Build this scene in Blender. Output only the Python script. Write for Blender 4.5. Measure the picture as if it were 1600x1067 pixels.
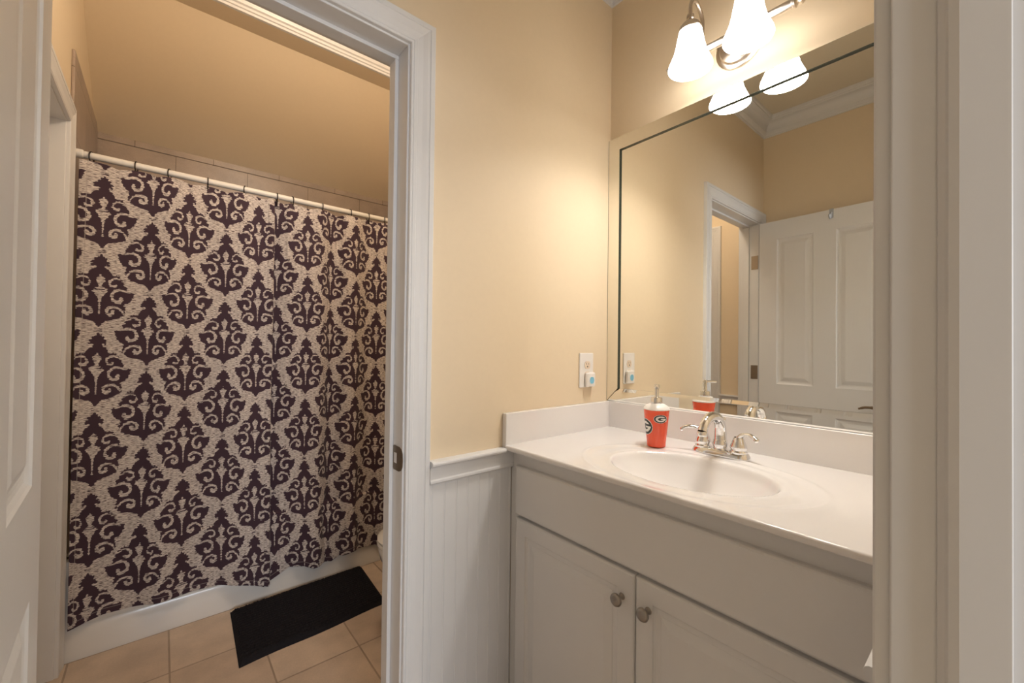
import bpy, bmesh, math, random
import numpy as np
from mathutils import Vector, Matrix
random.seed(4)
PI = math.pi
S = bpy.context.scene
for o in list(bpy.data.objects): bpy.data.objects.remove(o)
C = S.collection

# ------------------------------------------------------------------ camera
F = Vector((0.64289, 0.76588, 0.01083)); R = Vector((0.76579, -0.64298, 0.01185)); U = Vector((-0.01604, -0.00068, 0.99987))
cd = bpy.data.cameras.new('camera'); cam = bpy.data.objects.new('camera', cd); C.objects.link(cam)
M = Matrix((R, U, -F)).transposed().to_4x4(); M.translation = Vector((0, 0, 1.227))
cam.matrix_world = M
cd.sensor_width = 36; cd.sensor_fit = 'HORIZONTAL'; cd.lens = 652.14 * 36 / 1600; cd.clip_start = .02; cd.clip_end = 50
S.camera = cam
S.view_settings.view_transform = 'Standard'; S.view_settings.look = 'None'; S.view_settings.gamma = 1
S.view_settings.use_curve_mapping = False
S.view_settings.exposure = 0.16

# ------------------------------------------------------------------ world and room lights
W = bpy.data.worlds.new('world'); S.world = W; W.use_nodes = True
W.node_tree.nodes['Background'].inputs[0].default_value = (.62, .74, .95, 1)
W.node_tree.nodes['Background'].inputs[1].default_value = .55

def light(name, kind, loc, power, col, size=.1, rot=None, sizey=None):
    l = bpy.data.lights.new(name, kind); l.energy = power; l.color = col
    if kind == 'AREA':
        l.size = size
        if sizey: l.shape = 'RECTANGLE'; l.size_y = sizey
    else: l.shadow_soft_size = size
    o = bpy.data.objects.new(name, l); C.objects.link(o); o.location = loc
    if rot: o.rotation_euler = rot
    return o
WARM = (1, .80, .58)
# daylight through the bedroom window behind the camera
light('window_daylight', 'AREA', (-.15, -3.25, 1.5), 70, (.86, .92, 1.0), 1.6, (PI/2, 0, 0), 1.4)
# added fill light in the unseen bedroom behind the camera
light('bedroom_fill_light', 'POINT', (.3, -1.6, 2.45), 2.5, (1, .96, .92), .12)
# tub room ceiling lamp (fixture built below)
light('tub_lamp_light', 'POINT', (.55, 1.42, 2.60), 14.5, (1, .87, .72), .10)

# ------------------------------------------------------------------ dimensions
YA, XB, ZC = 1.055, 1.405, .909          # doorway wall, mirror wall, counter height
YN = .0672                                # entry wall (bathroom face)
XL = -.262; XT = -.281                   # left walls
YT = 3.05; WT = .115
ZCEIL = 2.735

# ------------------------------------------------------------------ materials
def newmat(name, col, rough=.5, metal=0., spec=.5, coat=0.):
    m = bpy.data.materials.new(name); m.use_nodes = True
    b = m.node_tree.nodes['Principled BSDF']
    b.inputs['Base Color'].default_value = (*col, 1); b.inputs['Roughness'].default_value = rough
    b.inputs['Metallic'].default_value = metal; b.inputs['Specular IOR Level'].default_value = spec
    b.inputs['Coat Weight'].default_value = coat
    return m
def bsdf(m): return m.node_tree.nodes['Principled BSDF']
def add_noise(m, scale=40, amt=.06, bump=.0, coord='Object', stretch=(1, 1, 1), detail=4):
    nt = m.node_tree; b = bsdf(m); col = b.inputs['Base Color'].default_value[:]
    tc = nt.nodes.new('ShaderNodeTexCoord'); mp = nt.nodes.new('ShaderNodeMapping'); mp.inputs['Scale'].default_value = stretch
    nz = nt.nodes.new('ShaderNodeTexNoise'); nz.inputs['Scale'].default_value = scale; nz.inputs['Detail'].default_value = detail
    nt.links.new(tc.outputs[coord], mp.inputs[0]); nt.links.new(mp.outputs[0], nz.inputs['Vector'])
    mx = nt.nodes.new('ShaderNodeMix'); mx.data_type = 'RGBA'
    mx.inputs['A'].default_value = (*[c*(1-amt) for c in col[:3]], 1); mx.inputs['B'].default_value = (*[min(1, c*(1+amt)) for c in col[:3]], 1)
    nt.links.new(nz.outputs['Fac'], mx.inputs['Factor']); nt.links.new(mx.outputs['Result'], b.inputs['Base Color'])
    if bump:
        bp = nt.nodes.new('ShaderNodeBump'); bp.inputs['Strength'].default_value = bump; bp.inputs['Distance'].default_value = .002
        nt.links.new(nz.outputs['Fac'], bp.inputs['Height']); nt.links.new(bp.outputs[0], b.inputs['Normal'])
    return m
wall_m = add_noise(newmat('cream_paint', (.80, .66, .475), .55, spec=.3), 60, .02, .05)
ceil_m = add_noise(newmat('ceiling_paint', (.78, .70, .56), .7, spec=.2), 50, .02, .05)
white_m = add_noise(newmat('white_semigloss', (.75, .74, .735), .33, spec=.5), 25, .015, .02)
door_m = add_noise(newmat('white_door_paint', (.77, .765, .765), .34, spec=.5), 18, .015, .06, stretch=(8, 8, .6))
cab_m = add_noise(newmat('cabinet_white', (.76, .745, .735), .38), 20, .015, .02)
marble_m = add_noise(newmat('cultured_marble', (.84, .81, .795), .12, spec=.55, coat=.4), 8, .015)
porc_m = add_noise(newmat('porcelain', (.82, .80, .77), .15, coat=.4), 5, .01)
tub_m = add_noise(newmat('tub_enamel', (.78, .74, .69), .22, coat=.3), 5, .01)
chrome_m = newmat('chrome', (.82, .82, .83), .06, 1)
nickel_m = add_noise(newmat('satin_nickel', (.62, .56, .50), .28, 1), 60, .04)
knob_m = add_noise(newmat('knob_nickel', (.36, .33, .30), .32, 1), 60, .05)
bronze_m = add_noise(newmat('aged_brass', (.22, .165, .11), .38, .85), 80, .1)
glass_edge_m = newmat('glass_edge', (.05, .06, .045), .2)
mirror_m = newmat('mirror_silver', (.90, .895, .85), .0, 1)
rod_m = add_noise(newmat('rod_white_plastic', (.80, .76, .70), .35), 30, .02)
ring_m = newmat('ring_dark_metal', (.06, .05, .045), .3, .7)
plastic_m = add_noise(newmat('white_plastic', (.84, .80, .76), .3), 30, .01)
slot_m = newmat('slot_dark', (.05, .04, .035), .6)
blue_m = newmat('freshener_blue', (.22, .55, .75), .3)
orange_m = add_noise(newmat('orange_red_glaze', (.88, .085, .02), .22, coat=.5), 20, .03)
black_m = newmat('logo_black', (.02, .02, .02), .3)
logo_w_m = newmat('logo_white', (.85, .82, .78), .3)
hook_m = newmat('hook_clear_grey', (.50, .53, .58), .2)
dark_m = newmat('socket_dark', (.05, .05, .05), .5)

def tile_mat(name, bw, rh, col1, col2, mortar, ms, off, rot, rough=.35, offset=.5, bump=.4):
    m = newmat(name, col1, rough); nt = m.node_tree; b = bsdf(m)
    g = nt.nodes.new('ShaderNodeNewGeometry'); mp = nt.nodes.new('ShaderNodeMapping')
    mp.inputs['Rotation'].default_value = rot
    br = nt.nodes.new('ShaderNodeTexBrick'); br.offset = offset
    br.inputs['Scale'].default_value = 1; br.inputs['Brick Width'].default_value = bw; br.inputs['Row Height'].default_value = rh
    br.inputs['Mortar Size'].default_value = ms; br.inputs['Mortar Smooth'].default_value = .2; br.inputs['Bias'].default_value = 0
    br.inputs['Color1'].default_value = (*col1, 1); br.inputs['Color2'].default_value = (*col2, 1); br.inputs['Mortar'].default_value = (*mortar, 1)
    ad = nt.nodes.new('ShaderNodeVectorMath'); ad.inputs[1].default_value = off
    nt.links.new(g.outputs['Position'], mp.inputs[0]); nt.links.new(mp.outputs[0], ad.inputs[0]); nt.links.new(ad.outputs[0], br.inputs['Vector'])
    nz = nt.nodes.new('ShaderNodeTexNoise'); nz.inputs['Scale'].default_value = 9; nz.inputs['Detail'].default_value = 8
    nt.links.new(g.outputs['Position'], nz.inputs['Vector'])
    nz2 = nt.nodes.new('ShaderNodeTexNoise'); nz2.inputs['Scale'].default_value = 160; nz2.inputs['Detail'].default_value = 3
    nt.links.new(g.outputs['Position'], nz2.inputs['Vector'])
    r = nt.nodes.new('ShaderNodeMapRange'); r.inputs[1].default_value = .3; r.inputs[2].default_value = .7; r.inputs[3].default_value = .86; r.inputs[4].default_value = 1.1
    nt.links.new(nz.outputs['Fac'], r.inputs[0])
    r2 = nt.nodes.new('ShaderNodeMapRange'); r2.inputs[1].default_value = .3; r2.inputs[2].default_value = .7; r2.inputs[3].default_value = .95; r2.inputs[4].default_value = 1.04
    nt.links.new(nz2.outputs['Fac'], r2.inputs[0])
    mu = nt.nodes.new('ShaderNodeMath'); mu.operation = 'MULTIPLY'; nt.links.new(r.outputs[0], mu.inputs[0]); nt.links.new(r2.outputs[0], mu.inputs[1])
    sc = nt.nodes.new('ShaderNodeVectorMath'); sc.operation = 'SCALE'
    nt.links.new(br.outputs['Color'], sc.inputs[0]); nt.links.new(mu.outputs[0], sc.inputs['Scale']); nt.links.new(sc.outputs[0], b.inputs['Base Color'])
    bp = nt.nodes.new('ShaderNodeBump'); bp.inputs['Strength'].default_value = bump; bp.inputs['Distance'].default_value = .002; bp.invert = True
    nt.links.new(br.outputs['Fac'], bp.inputs['Height']); nt.links.new(bp.outputs[0], b.inputs['Normal'])
    return m
floor_m = tile_mat('floor_tile', .2965, .300, (.66, .52, .40), (.60, .465, .355), (.40, .30, .22), .0035, (-.0425+.2965*4, -2.002+.3*8, 0), (0, 0, 0), offset=0)
TC1, TC2, TMO = (.40, .315, .255), (.37, .29, .235), (.20, .155, .12)
tileb_m = tile_mat('wall_tile_back', .3467, .25, TC1, TC2, TMO, .002, (.1279+.3467*2+.17335, -2.279+.25*12, 0), (-PI/2, 0, 0))
tileb2_m = tile_mat('wall_tile_cap', .3467, 5, TC1, TC2, TMO, .002, (.1279+.3467*2, 1.0, 0), (-PI/2, 0, 0), offset=0)
tilel_m = tile_mat('wall_tile_left', .3467, .25, TC1, TC2, TMO, .002, (5.0, -2.279+.25*12, 0), (0, -PI/2, -PI/2))

# ------------------------------------------------------------------ mesh helpers
class MB:
    def __init__(s): s.v = []; s.f = []
    def add(s, vs, fs):
        n = len(s.v); s.v += [tuple(p) for p in vs]; s.f += [tuple(i+n for i in f) for f in fs]; return s
    def box(s, x0, x1, y0, y1, z0, z1):
        return s.add([(x0,y0,z0),(x1,y0,z0),(x1,y1,z0),(x0,y1,z0),(x0,y0,z1),(x1,y0,z1),(x1,y1,z1),(x0,y1,z1)],
                     [(0,3,2,1),(4,5,6,7),(0,1,5,4),(1,2,6,5),(2,3,7,6),(3,0,4,7)])
    def prism(s, prof, ax, a, b):
        # prof: list of 2-tuples in the two other axes (cyclic order), extruded along axis ax
        def P(p, t):
            return {0: (t, p[0], p[1]), 1: (p[0], t, p[1]), 2: (p[0], p[1], t)}[ax]
        n = len(prof); vs = [P(p, a) for p in prof] + [P(p, b) for p in prof]
        fs = [(i, (i+1) % n, (i+1) % n+n, i+n) for i in range(n)] + [tuple(range(n)), tuple(range(2*n-1, n-1, -1))]
        return s.add(vs, fs)
    def lathe(s, prof, n=48, c=(0,0,0), ax='z', sx=1, sy=1, cap=True):
        vs = []; fs = []; m = len(prof)
        for r, z in prof:
            for k in range(n):
                a = 2*PI*k/n; p = (r*math.cos(a)*sx, r*math.sin(a)*sy, z)
                if ax == 'x': p = (p[2], p[0], p[1])
                elif ax == 'y': p = (p[0], p[2], p[1])
                vs.append((p[0]+c[0], p[1]+c[1], p[2]+c[2]))
        for i in range(m-1):
            for k in range(n):
                fs.append((i*n+k, i*n+(k+1) % n, (i+1)*n+(k+1) % n, (i+1)*n+k))
        if cap:
            fs.append(tuple(range(n-1, -1, -1))); fs.append(tuple((m-1)*n+k for k in range(n)))
        return s.add(vs, fs)
    def tube(s, pts, r, n=16, cap=True, flat=1.0, up=(0,0,1)):
        pts = [Vector(p) for p in pts]; rs = r if isinstance(r, (list, tuple)) else [r]*len(pts)
        vs = []; fs = []; prev = None
        for i, p in enumerate(pts):
            t = (pts[min(i+1, len(pts)-1)] - pts[max(i-1, 0)]).normalized()
            if prev is None:
                a = Vector(up) if abs(t.dot(Vector(up))) < .95 else Vector((0, 1, 0))
                nrm = (a - t*a.dot(t)).normalized()
            else: nrm = (prev - t*prev.dot(t)).normalized()
            prev = nrm; bn = t.cross(nrm)
            for k in range(n):
                a = 2*PI*k/n; vs.append(p + (nrm*math.cos(a)*flat + bn*math.sin(a))*rs[i])
        for i in range(len(pts)-1):
            for k in range(n): fs.append((i*n+k, i*n+(k+1) % n, (i+1)*n+(k+1) % n, (i+1)*n+k))
        if cap: fs += [tuple(range(n-1, -1, -1)), tuple((len(pts)-1)*n+k for k in range(n))]
        return s.add(vs, fs)
    def xf(s, mat, start=0):
        for i in range(start, len(s.v)): s.v[i] = tuple(mat @ Vector(s.v[i]))
        return s
    def build(s, name, mat, parent=None, smooth=False, bevel=0, seg=2, merge=False, fixn=True, angle=35):
        me = bpy.data.meshes.new(name); me.from_pydata(s.v, [], s.f); me.update()
        bm = bmesh.new(); bm.from_mesh(me)
        if merge: bmesh.ops.remove_doubles(bm, verts=bm.verts, dist=1e-5)
        if fixn: bmesh.ops.recalc_face_normals(bm, faces=bm.faces)
        bm.to_mesh(me); bm.free()
        me.materials.append(mat)
        o = bpy.data.objects.new(name, me); C.objects.link(o)
        if smooth:
            for p in me.polygons: p.use_smooth = True
            me.set_sharp_from_angle(angle=math.radians(angle))
        if bevel:
            b = o.modifiers.new('bevel', 'BEVEL'); b.width = bevel; b.segments = seg; b.limit_method = 'ANGLE'; b.angle_limit = math.radians(40); b.harden_normals = True
        if parent: o.parent = parent; o.matrix_parent_inverse = parent.matrix_world.inverted()
        return o
def spl(pts, n=8):
    # Catmull-Rom through points (any dimension)
    P = [Vector(p) for p in pts]; P = [2*P[0]-P[1]] + P + [2*P[-1]-P[-2]]; out = []
    for i in range(1, len(P)-2):
        a, b, c, d = P[i-1], P[i], P[i+1], P[i+2]
        for k in range(n):
            t = k/n; out.append(.5*((2*b)+(c-a)*t+(2*a-5*b+4*c-d)*t*t+(-a+3*b-3*c+d)*t**3))
    out.append(P[-2]); return out
def empty(name, loc=(0,0,0), rz=0):
    o = bpy.data.objects.new(name, None); C.objects.link(o); o.location = loc; o.rotation_euler = (0, 0, rz)
    o.empty_display_size = .05
    o.matrix_world = Matrix.Translation(loc) @ Matrix.Rotation(rz, 4, 'Z')
    return o
def tag(o, label=None, cat=None, group=None, kind=None):
    if label: o['label'] = label
    if cat: o['category'] = cat
    if group: o['group'] = group
    if kind: o['kind'] = kind
    return o
def struct(o, label=None, cat=None): return tag(o, label, cat, kind='structure')

# ------------------------------------------------------------------ room shell
XTR = 1.32                                # tub room right wall
b = MB(); b.box(-.42, XB+.12, -.053, YT+.15, -.05, 0)
struct(b.build('floor', floor_m), 'beige ceramic tile floor with brown grout lines', 'floor')
b = MB(); b.box(-2.6, 2.6, -3.4, -.053, -.05, 0)
carpet_m = add_noise(newmat('carpet', (.42, .37, .31), .95), 300, .2, .5)
struct(b.build('floor', carpet_m), 'plain carpeted floor of the room behind the entry', 'floor')
# doorway wall (wall A): opening x -.19 .. .503, z < 2.045
OX0, OX1, OZ = -.19, .503, 2.045
b = MB(); b.box(OX1+.012, XB+.12, YA, YA+WT, 0, 2.95); b.box(XL-.14, OX0-.012, YA, YA+WT, 0, 2.95); b.box(OX0-.012, OX1+.012, YA, YA+WT, OZ+.012, 2.95)
struct(b.build('wall_back', wall_m), 'cream painted wall with the doorway to the tub room', 'wall')
b = MB(); b.box(XB, XB+.12, -.053, YA, 0, ZCEIL+.1)
struct(b.build('wall_right', wall_m), 'cream painted wall behind the mirror and light', 'wall')
b = MB(); b.box(XL-.14, XL, -.053, YA, 0, ZCEIL+.1)
struct(b.build('wall_left', wall_m), 'cream painted wall behind the open white door', 'wall')
EX0, EX1 = -.19, .487                    # entry opening
b = MB(); b.box(EX1+.012, XB, YN-WT, YN, 0, ZCEIL+.1); b.box(XL, EX0-.012, YN-WT, YN, 0, ZCEIL+.1); b.box(EX0-.012, EX1+.012, YN-WT, YN, OZ+.012, ZCEIL+.1)
struct(b.build('wall_front', wall_m), 'cream painted wall around the entry door opening', 'wall')
b = MB(); b.box(XL, XB, YN, YA, ZCEIL, ZCEIL+.1)
struct(b.build('ceiling', ceil_m), 'pale ceiling over the vanity', 'ceiling')
# tub room
LY0, LY1, LZ = 1.41, 2.222, 2.033        # door opening in the tub room's left wall
b = MB(); b.box(XT-.14, XT, YA+WT, LY0-.012, 0, 3.1); b.box(XT-.14, XT, LY1+.012, YT+.12, 0, 3.1); b.box(XT-.14, XT, LY0-.012, LY1+.012, LZ+.012, 3.1)
struct(b.build('wall_tub_left', wall_m), 'tan painted left wall of the tub room', 'wall')
b = MB(); b.box(XTR, XTR+.1, YA+WT, YT+.12, 0, 3.1)
struct(b.build('wall_tub_right', wall_m), 'tan painted right wall of the tub room', 'wall')
b = MB(); b.box(XT, XTR, YT, YT+.12, 0, 2.5)
struct(b.build('wall_tub_back', wall_m), 'tan painted wall behind the bathtub', 'wall')
ZH = 2.781
b = MB(); b.prism([(3.10, 2.265), (2.438, ZH), (2.325, ZH), (2.325, 3.1), (3.17, 3.1), (3.17, 2.265)], 0, XT, XTR)
struct(b.build('ceiling_slope', wall_m), 'tan sloped ceiling over the bathtub', 'ceiling')
b = MB(); b.box(XT, XTR, YA+WT, 2.325, 2.90, 3.0)
struct(b.build('ceiling_tub_room', ceil_m), 'flat ceiling of the tub room', 'ceiling')
b = MB(); pr = [(2.325, ZH), (2.311, ZH), (2.309, ZH+.010), (2.302, ZH+.012), (2.300, ZH+.022), (2.291, ZH+.026), (2.286, ZH+.04), (2.27, ZH+.058), (2.25, ZH+.08), (2.238, ZH+.1), (2.232, ZH+.119), (2.325, ZH+.119)]
b.prism(pr, 0, XT, XTR)
struct(b.build('trim_1', white_m), 'white ridged crown moulding above the tub header', 'moulding')
# bedroom shell behind the camera
b = MB(); b.box(-2.7, -2.6, -3.4, -.053, 0, 2.74); struct(b.build('wall_bedroom_left', wall_m))
b = MB(); b.box(2.6, 2.7, -3.4, -.053, 0, 2.74); struct(b.build('wall_bedroom_right', wall_m))
b = MB(); b.box(-2.6, 2.6, -3.5, -3.4, 0, .75); b.box(-2.6, 2.6, -3.5, -3.4, 2.25, 2.74); b.box(-2.6, -.95, -3.5, -3.4, .75, 2.25); b.box(.65, 2.6, -3.5, -3.4, .75, 2.25)
struct(b.build('wall_bedroom_back', wall_m))
b = MB(); b.box(-2.6, XL-.14, -.153, -.053, 0, 2.74); b.box(XB+.12, 2.6, -.153, -.053, 0, 2.74); struct(b.build('wall_bedroom_front', wall_m))
b = MB(); b.box(-2.7, 2.7, -3.5, -.053, 2.74, 2.84); struct(b.build('ceiling_bedroom', ceil_m))
wr = empty('window_1', (-.15, -3.45, .75)); struct(wr, 'white framed window of the room behind the entry', 'window')
b = MB(); b.box(-.95, -.89, -3.5, -3.4, .75, 2.25); b.box(.59, .65, -3.5, -3.4, .75, 2.25); b.box(-.89, .59, -3.5, -3.4, .75, .81); b.box(-.89, .59, -3.5, -3.4, 2.19, 2.25); b.box(-.89, .59, -3.47, -3.43, 1.48, 1.52)
b.build('window_frame', white_m, wr)

# crown moulding loop in the vanity room
def loop(prof, x0, x1, y0, y1):
    m = MB(); n = len(prof); vs = []
    for (ix, iy, sx, sy) in ((x0, y0, 1, 1), (x1, y0, -1, 1), (x1, y1, -1, -1), (x0, y1, 1, -1)):
        for d, z in prof: vs.append((ix+sx*d, iy+sy*d, z))
    fs = []
    for k in range(4):
        for i in range(n-1):
            fs.append((k*n+i, k*n+i+1, ((k+1) % 4)*n+i+1, ((k+1) % 4)*n+i))
    m.add(vs, fs); return m
cz = 2.628
cp = [(0, cz), (.008, cz), (.010, cz+.010), (.016, cz+.014), (.020, cz+.022), (.026, cz+.026)] + \
     [(.026+.040*(1-math.cos(t)), cz+.026+.050*math.sin(t)) for t in [PI/2*k/8 for k in range(1, 9)]] + \
     [(.070, cz+.080), (.070, cz+.088), (.076, cz+.092), (.078, cz+.1065)]
struct(loop(cp, XL, XB, YN, YA).build('trim_2', white_m, smooth=True, angle=30), 'white crown moulding around the vanity ceiling', 'moulding')

# door casing with mitred corners. plane: 'y' casing lies on wall y=w facing dir
CAS = [(0, 0), (0, .010), (.0015, .012), (.006, .0125), (.0075, .0105), (.009, .0125), (.018, .0135), (.0195, .0115), (.022, .012), (.034, .0135), (.046, .0165), (.0535, .0175), (.055, .0155), (.0565, .018), (.069, .018), (.071, .016), (.072, 0)]
def casing(a0, a1, zt, w, dr, plane='y', scale=1.0, lim0=None, prof=CAS):
    m = MB(); n = len(prof); vs = []
    def P(a, d, z): return (a, w+dr*d, z) if plane == 'y' else (w+dr*d, a, z)
    def c0(t): return a0-t*scale if lim0 is None else max(a0-t*scale, lim0)
    for sec in range(4):
        for t, d in prof:
            t_ = t*scale
            if sec == 0: vs.append(P(c0(t), d, 0))
            elif sec == 1: vs.append(P(c0(t), d, zt+t_))
            elif sec == 2: vs.append(P(a1+t_, d, zt+t_))
            else: vs.append(P(a1+t_, d, 0))
    fs = [(s*n+i, s*n+i+1, (s+1)*n+i+1, (s+1)*n+i) for s in range(3) for i in range(n-1)]
    m.add(vs, fs); return m
def jamb(a0, a1, zt, w0, w1, s0, s1, plane='y', st=.011):
    # three boards and the stop
    m = MB()
    def B(p0, p1, q0, q1, z0, z1):
        if plane == 'y': m.box(p0, p1, q0, q1, z0, z1)
        else: m.box(q0, q1, p0, p1, z0, z1)
    B(a0-.012, a0, w0, w1, 0, zt+.012); B(a1, a1+.012, w0, w1, 0, zt+.012); B(a0, a1, w0, w1, zt, zt+.012)
    B(a0, a0+st, s0, s1, 0, zt-st); B(a1-st, a1, s0, s1, 0, zt-st); B(a0, a1, s0, s1, zt-st, zt)
    return m
r = .005
t = empty('trim_3', (OX1, YA, 0)); struct(t, 'white moulded casing and jamb of the tub room doorway', 'door frame')
casing(OX0-r, OX1+r, OZ+r, YA, -1, lim0=XL+.0005).build('casing', white_m, t)
casing(OX0-r, OX1+r, OZ+r, YA+WT, 1, lim0=XT+.0005).build('casing', white_m, t)
jamb(OX0, OX1, OZ, YA-.0005, YA+WT+.0005, 1.112, 1.150).build('jamb', white_m, t, bevel=.002)
# strike plate
b = MB(); zs = .914
out = [(1.060, zs-.029), (1.072, zs-.0335), (1.1055, zs-.0335), (1.1085, zs-.030), (1.1085, zs+.030), (1.1055, zs+.0335), (1.072, zs+.0335), (1.060, zs+.029), (1.052, zs+.018), (1.050, zs), (1.052, zs-.018)]
b.prism(out, 0, OX1-.0018, OX1+.0002); sp = b.build('strike_plate', bronze_m, t)
b = MB(); b.box(OX1-.0022, OX1-.001, 1.086, 1.1025, zs-.014, zs+.014); b.build('strike_hole', white_m, sp)
for z0, z1 in ((1.75, 1.84), (1.03, 1.12), (.22, .31)):
    b = MB(); b.box(OX0-.0002, OX0+.0025, 1.058, 1.100, z0, z1); b.build('hinge', knob_m, t, bevel=.0012)
# entry door frame (right beside the camera)
t = empty('trim_4', (EX1, YN, 0)); struct(t, 'white jamb and casing of the entry door beside the camera', 'door frame')
casing(EX0-r, EX1+r, OZ+r, YN, 1, lim0=XL+.0005).build('casing', white_m, t)
casing(EX0-r, EX1+r, OZ+r, YN-WT, -1).build('casing', white_m, t)
m = MB()
m.box(EX0-.012, EX0, YN-WT, YN, 0, OZ+.012); m.box(EX1, EX1+.012, YN-WT, YN, 0, OZ+.012); m.box(EX0, EX1, YN-WT, YN, OZ, OZ+.012)
m.build('jamb', white_m, t, bevel=.002)
m = MB()
stp = lambda s, a: [(a, .038), (a-s*.002, .038), (a-s*.006, .033), (a-s*.009, .031), (a-s*.011, .025), (a-s*.011, -.002), (a, -.002)]
m.prism(stp(1, EX1), 2, 0, OZ); m.prism(stp(-1, EX0), 2, 0, OZ); m.box(EX0, EX1, -.002, .031, OZ-.011, OZ)
m.build('door_stop', white_m, t, bevel=.0015)
# tub room left door: frame and closed slab
t = empty('trim_5', (XT, LY1, 0)); struct(t, 'white moulded casing around the door beside the bathtub', 'door frame')
casing(LY0-r, LY1+r, LZ+r, XT, 1, plane='x').build('casing', white_m, t)
jamb(LY0, LY1, LZ, XT-.14, XT+.0005, XT-.095, XT-.06, plane='x').build('jamb', white_m, t, bevel=.002)

# wainscot, chair rails, baseboards
def rail_prof(y, s):   # on a wall y, projecting in direction s; returns (y,z) profile
    z = .901
    pts = [(0, 0), (.026, 0), (.0295, -.002), (.031, -.006), (.030, -.011), (.026, -.0145), (.020, -.017), (.0165, -.022), (.0155, -.030), (.0155, -.052), (.018, -.056), (.018, -.062), (.014, -.067), (0, -.067)]
    return [(y+s*d, z+dz) for d, dz in pts]
b = MB(); b.prism(rail_prof(YA, -1), 0, OX1+r+.0725, .8455)
low_rail = lambda y, s: [(y, .893), (y+s*.0155, .893), (y+s*.0155, .849), (y+s*.018, .845), (y+s*.018, .839), (y+s*.014, .834), (y, .834)]
b.prism(low_rail(YA, -1), 0, .8456, .8845)
struct(b.build('trim_6', white_m, smooth=True, angle=30), 'white chair rail between doorway casing and countertop', 'chair rail')
b = MB(); b.prism(rail_prof(YN, 1), 0, EX1+r+.0725, .8455); b.prism(low_rail(YN, 1), 0, .8456, .8845)
struct(b.build('trim_7', white_m, smooth=True, angle=30), 'white chair rail end beside the entry casing', 'chair rail')
b = MB(); b.prism([(p[0]+XT, p[1]) for p in [(q[0], q[1]) for q in rail_prof(0, 1)]], 1, YA+WT, LY0-r-.0725)
struct(b.build('trim_8', white_m, smooth=True, angle=30), 'white chair rail on the tub room left wall', 'chair rail')
def bead(x0, x1, y, s, z0, z1):
    prof = []; x = x0; n = int((x1-x0)/.0405)
    prof.append((x0, y+s*.006))
    for k in range(n+1):
        g = x0+.012+k*.0405
        if g+.004 > x1: break
        prof += [(g-.0035, y+s*.006), (g-.0025, y+s*.0066), (g-.001, y+s*.0054), (g, y+s*.0050), (g+.001, y+s*.0054), (g+.0025, y+s*.0066), (g+.0035, y+s*.006)]
    prof += [(x1, y+s*.006), (x1, y), (x0, y)]
    m = MB(); m.prism(prof, 2, z0, z1); return m
struct(bead(OX1+r+.0725, .884, YA, -1, .09, .834).build('trim_9', white_m), 'white beadboard wainscot below the chair rail', 'wainscot')
struct(bead(EX1+r+.0725, .884, YN, 1, .09, .834).build('trim_10', white_m), 'white beadboard wainscot on the entry wall', 'wainscot')
b = MB(); b.prism([(YA, 0), (YA-.014, 0), (YA-.014, .075), (YA-.008, .09), (YA, .09)], 0, OX1+r+.0725, .884)
struct(b.build('baseboard_back', white_m), 'white baseboard below the beadboard', 'baseboard')
b = MB(); b.prism([(YN, 0), (YN+.014, 0), (YN+.014, .075), (YN+.008, .09), (YN, .09)], 0, EX1+r+.0725, .884)
struct(b.build('baseboard_front', white_m), 'white baseboard on the entry wall', 'baseboard')

# tile surround of the tub
TY0 = 2.3025
b = MB(); b.box(XT, XTR, YT-.0085, YT, 2.27, 2.29); grout_m = newmat('grout', (.20, .155, .12), .8)
struct(b.build('trim_15', grout_m), 'thin grout line between the wall tile rows', 'grout')
b = MB(); b.box(XT, XTR, YT-.010, YT, .36, 2.2785)
struct(b.build('trim_11', tileb_m), 'taupe ceramic tile on the wall behind the bathtub', 'tile surround')
b = MB(); b.box(XT, XTR, YT-.012, YT, 2.2803, 2.382)
struct(b.build('trim_12', tileb2_m, bevel=.003), 'top row of taupe tile behind the bathtub', 'tile surround')
b = MB(); b.box(XT, XT+.010, TY0, YT-.012, .36, 2.345)
struct(b.build('trim_13', tilel_m, bevel=.003), 'taupe ceramic tile on the tub room left wall', 'tile surround')
b = MB(); b.box(XTR-.01, XTR, TY0, YT-.012, .36, 2.345)
struct(b.build('trim_14', tilel_m, bevel=.003), 'taupe ceramic tile on the tub room right wall', 'tile surround')

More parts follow.
